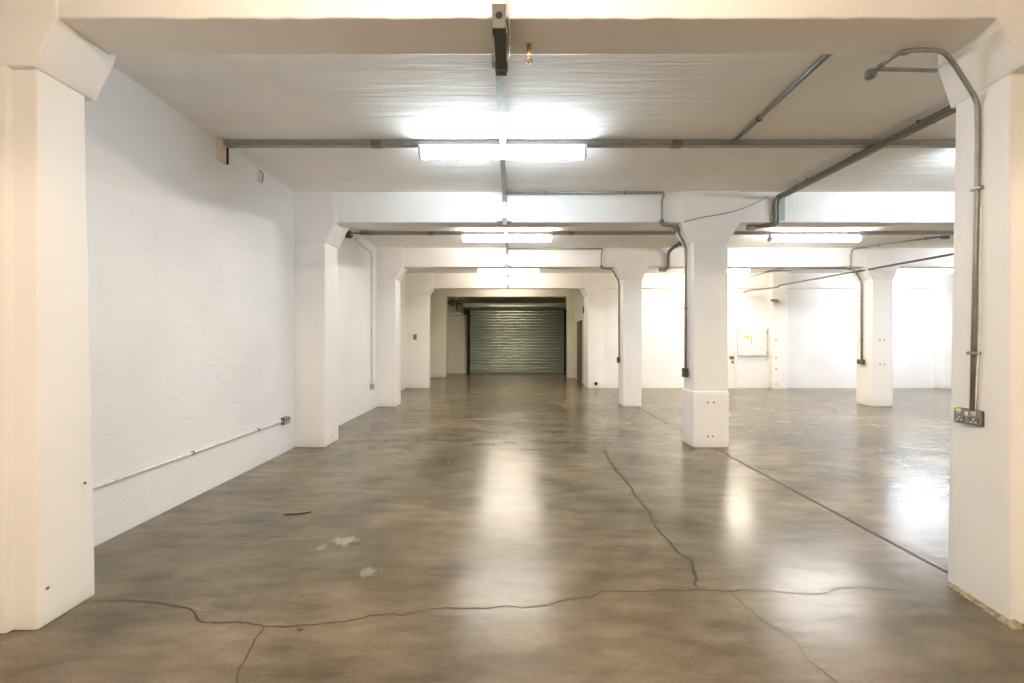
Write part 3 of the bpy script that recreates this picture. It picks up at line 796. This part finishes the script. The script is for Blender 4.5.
for x0, x1 in ((SX0, SX0 + 0.12), (SX1 - 0.14, SX1)):
    bm = bmesh.new(); box(bm, x0, x1, SY - 0.09, SY - 0.045, 0, 2.66); box(bm, x0, x0 + 0.012, SY - 0.05, SY + 0.04, 0, 2.66); box(bm, x1 - 0.012, x1, SY - 0.05, SY + 0.04, 0, 2.66)
    obj('guide_rail', bm, M['black'], t)
bm = bmesh.new()
hp = [(SY + 0.05, 2.66), (SY - 0.42, 2.68), (SY - 0.50, 2.76), (SY - 0.50, 2.90), (SY - 0.38, 3.02), (SY + 0.05, 3.03)]
loft(bm, [[Vector((x, y, z)) for y, z in hp] for x in (SX0 - 0.12, SX1 - 0.02)])
obj('hood', bm, M['shutter'], t)
obj('motor_box', newbox(SX0 - 0.10, SX0 + 0.06, SY - 0.30, SY - 0.06, 2.42, 2.68, bev=0.01), M['black'], t)
for x in (SX0 - 0.15, ):
    obj('end_plate', newbox(x, x + 0.03, SY - 0.46, SY + 0.1, 2.64, 3.05), M['galv_dark'], t)
# bar, rods and chain gear near the shutter
t = thing('steel_bar', 'dark horizontal steel bar from the left wall to the shutter hood', 'bar', (-2.5, 18.62, 2.89))
obj('bar', newbox(-3.06, -2.02, 18.60, 18.64, 2.87, 2.91), M['black'], t)
for x in (-2.9, -2.1): obj('hanger_rod', newbox(x - 0.012, x + 0.012, 18.61, 18.635, 2.90, CEIL), M['black'], t)
t = thing('shutter_winch', 'dark winding gear hanging from the ceiling left of the shutter', 'winch', (-2.3, 17.9, 2.9))
obj('bracket', newbox(-2.52, -2.02, 17.92, 17.98, 2.90, 2.95, bev=0.004), M['galv_dark'], t)
bm = bmesh.new(); lathe(bm, (-2.36, 17.9, 2.86), [(0.05, -0.12), (0.12, -0.10), (0.12, 0.0), (0.07, 0.02)], 16, 'y'); obj('gear_case', bm, M['box_grey'], t)
obj('drop_arm', newbox(-2.20, -2.12, 17.88, 17.93, 2.55, 2.92, bev=0.004), M['box_grey'], t)
obj('hanger_rod', tube(bmesh.new(), [(-2.36, 17.93, 2.90), (-2.33, 17.93, 3.05), (-2.26, 17.93, CEIL)], 0.018, 8, 0.03), M['galv_dark'], t)
tag(obj('wall_ledge', newbox(-2.80, -1.98, 18.95, 19.1, 2.44, 2.56, bev=0.01), M['dull_wall']), 'plain cream ledge on the end wall left of the shutter', 'ledge')
tag(obj('cable_box', newbox(-2.445, -2.41, 13.46, 13.56, 2.18, 2.75, bev=0.006), M['grey_plate']), 'small grey box behind the fourth left column head', 'box')
tag(obj('cable_stub', newbox(2.24, 2.302, 14.3, 14.42, 2.25, 2.45, bev=0.003), M['box_grey']), 'small dark box above the dark door in the passage', 'box')

# scrap on the floor
x, y = FL(297, 514)
bm = tube(bmesh.new(), [(x - 0.10, y - 0.02, 0.004), (x - 0.03, y - 0.01, 0.005), (x + 0.05, y, 0.005), (x + 0.10, y + 0.035, 0.007)], 0.0055, 6, 0.04)
tag(obj('wire_scrap', bm, M['scrap'], None, True), 'short dark scrap of wire lying on the floor near the left wall', 'scrap')
x, y = FL(300, 630)
bm = bmesh.new(); bmesh.ops.create_icosphere(bm, subdivisions=2, radius=0.008)
for v in bm.verts: v.co = Vector((x + v.co.x * 1.7, y + v.co.y, 0.003 + max(-0.003, v.co.z * 0.4)))
tag(obj('dirt_crumb', bm, M['scrap'], None, True), 'small dark crumb of dirt beside the long floor crack', 'dirt')
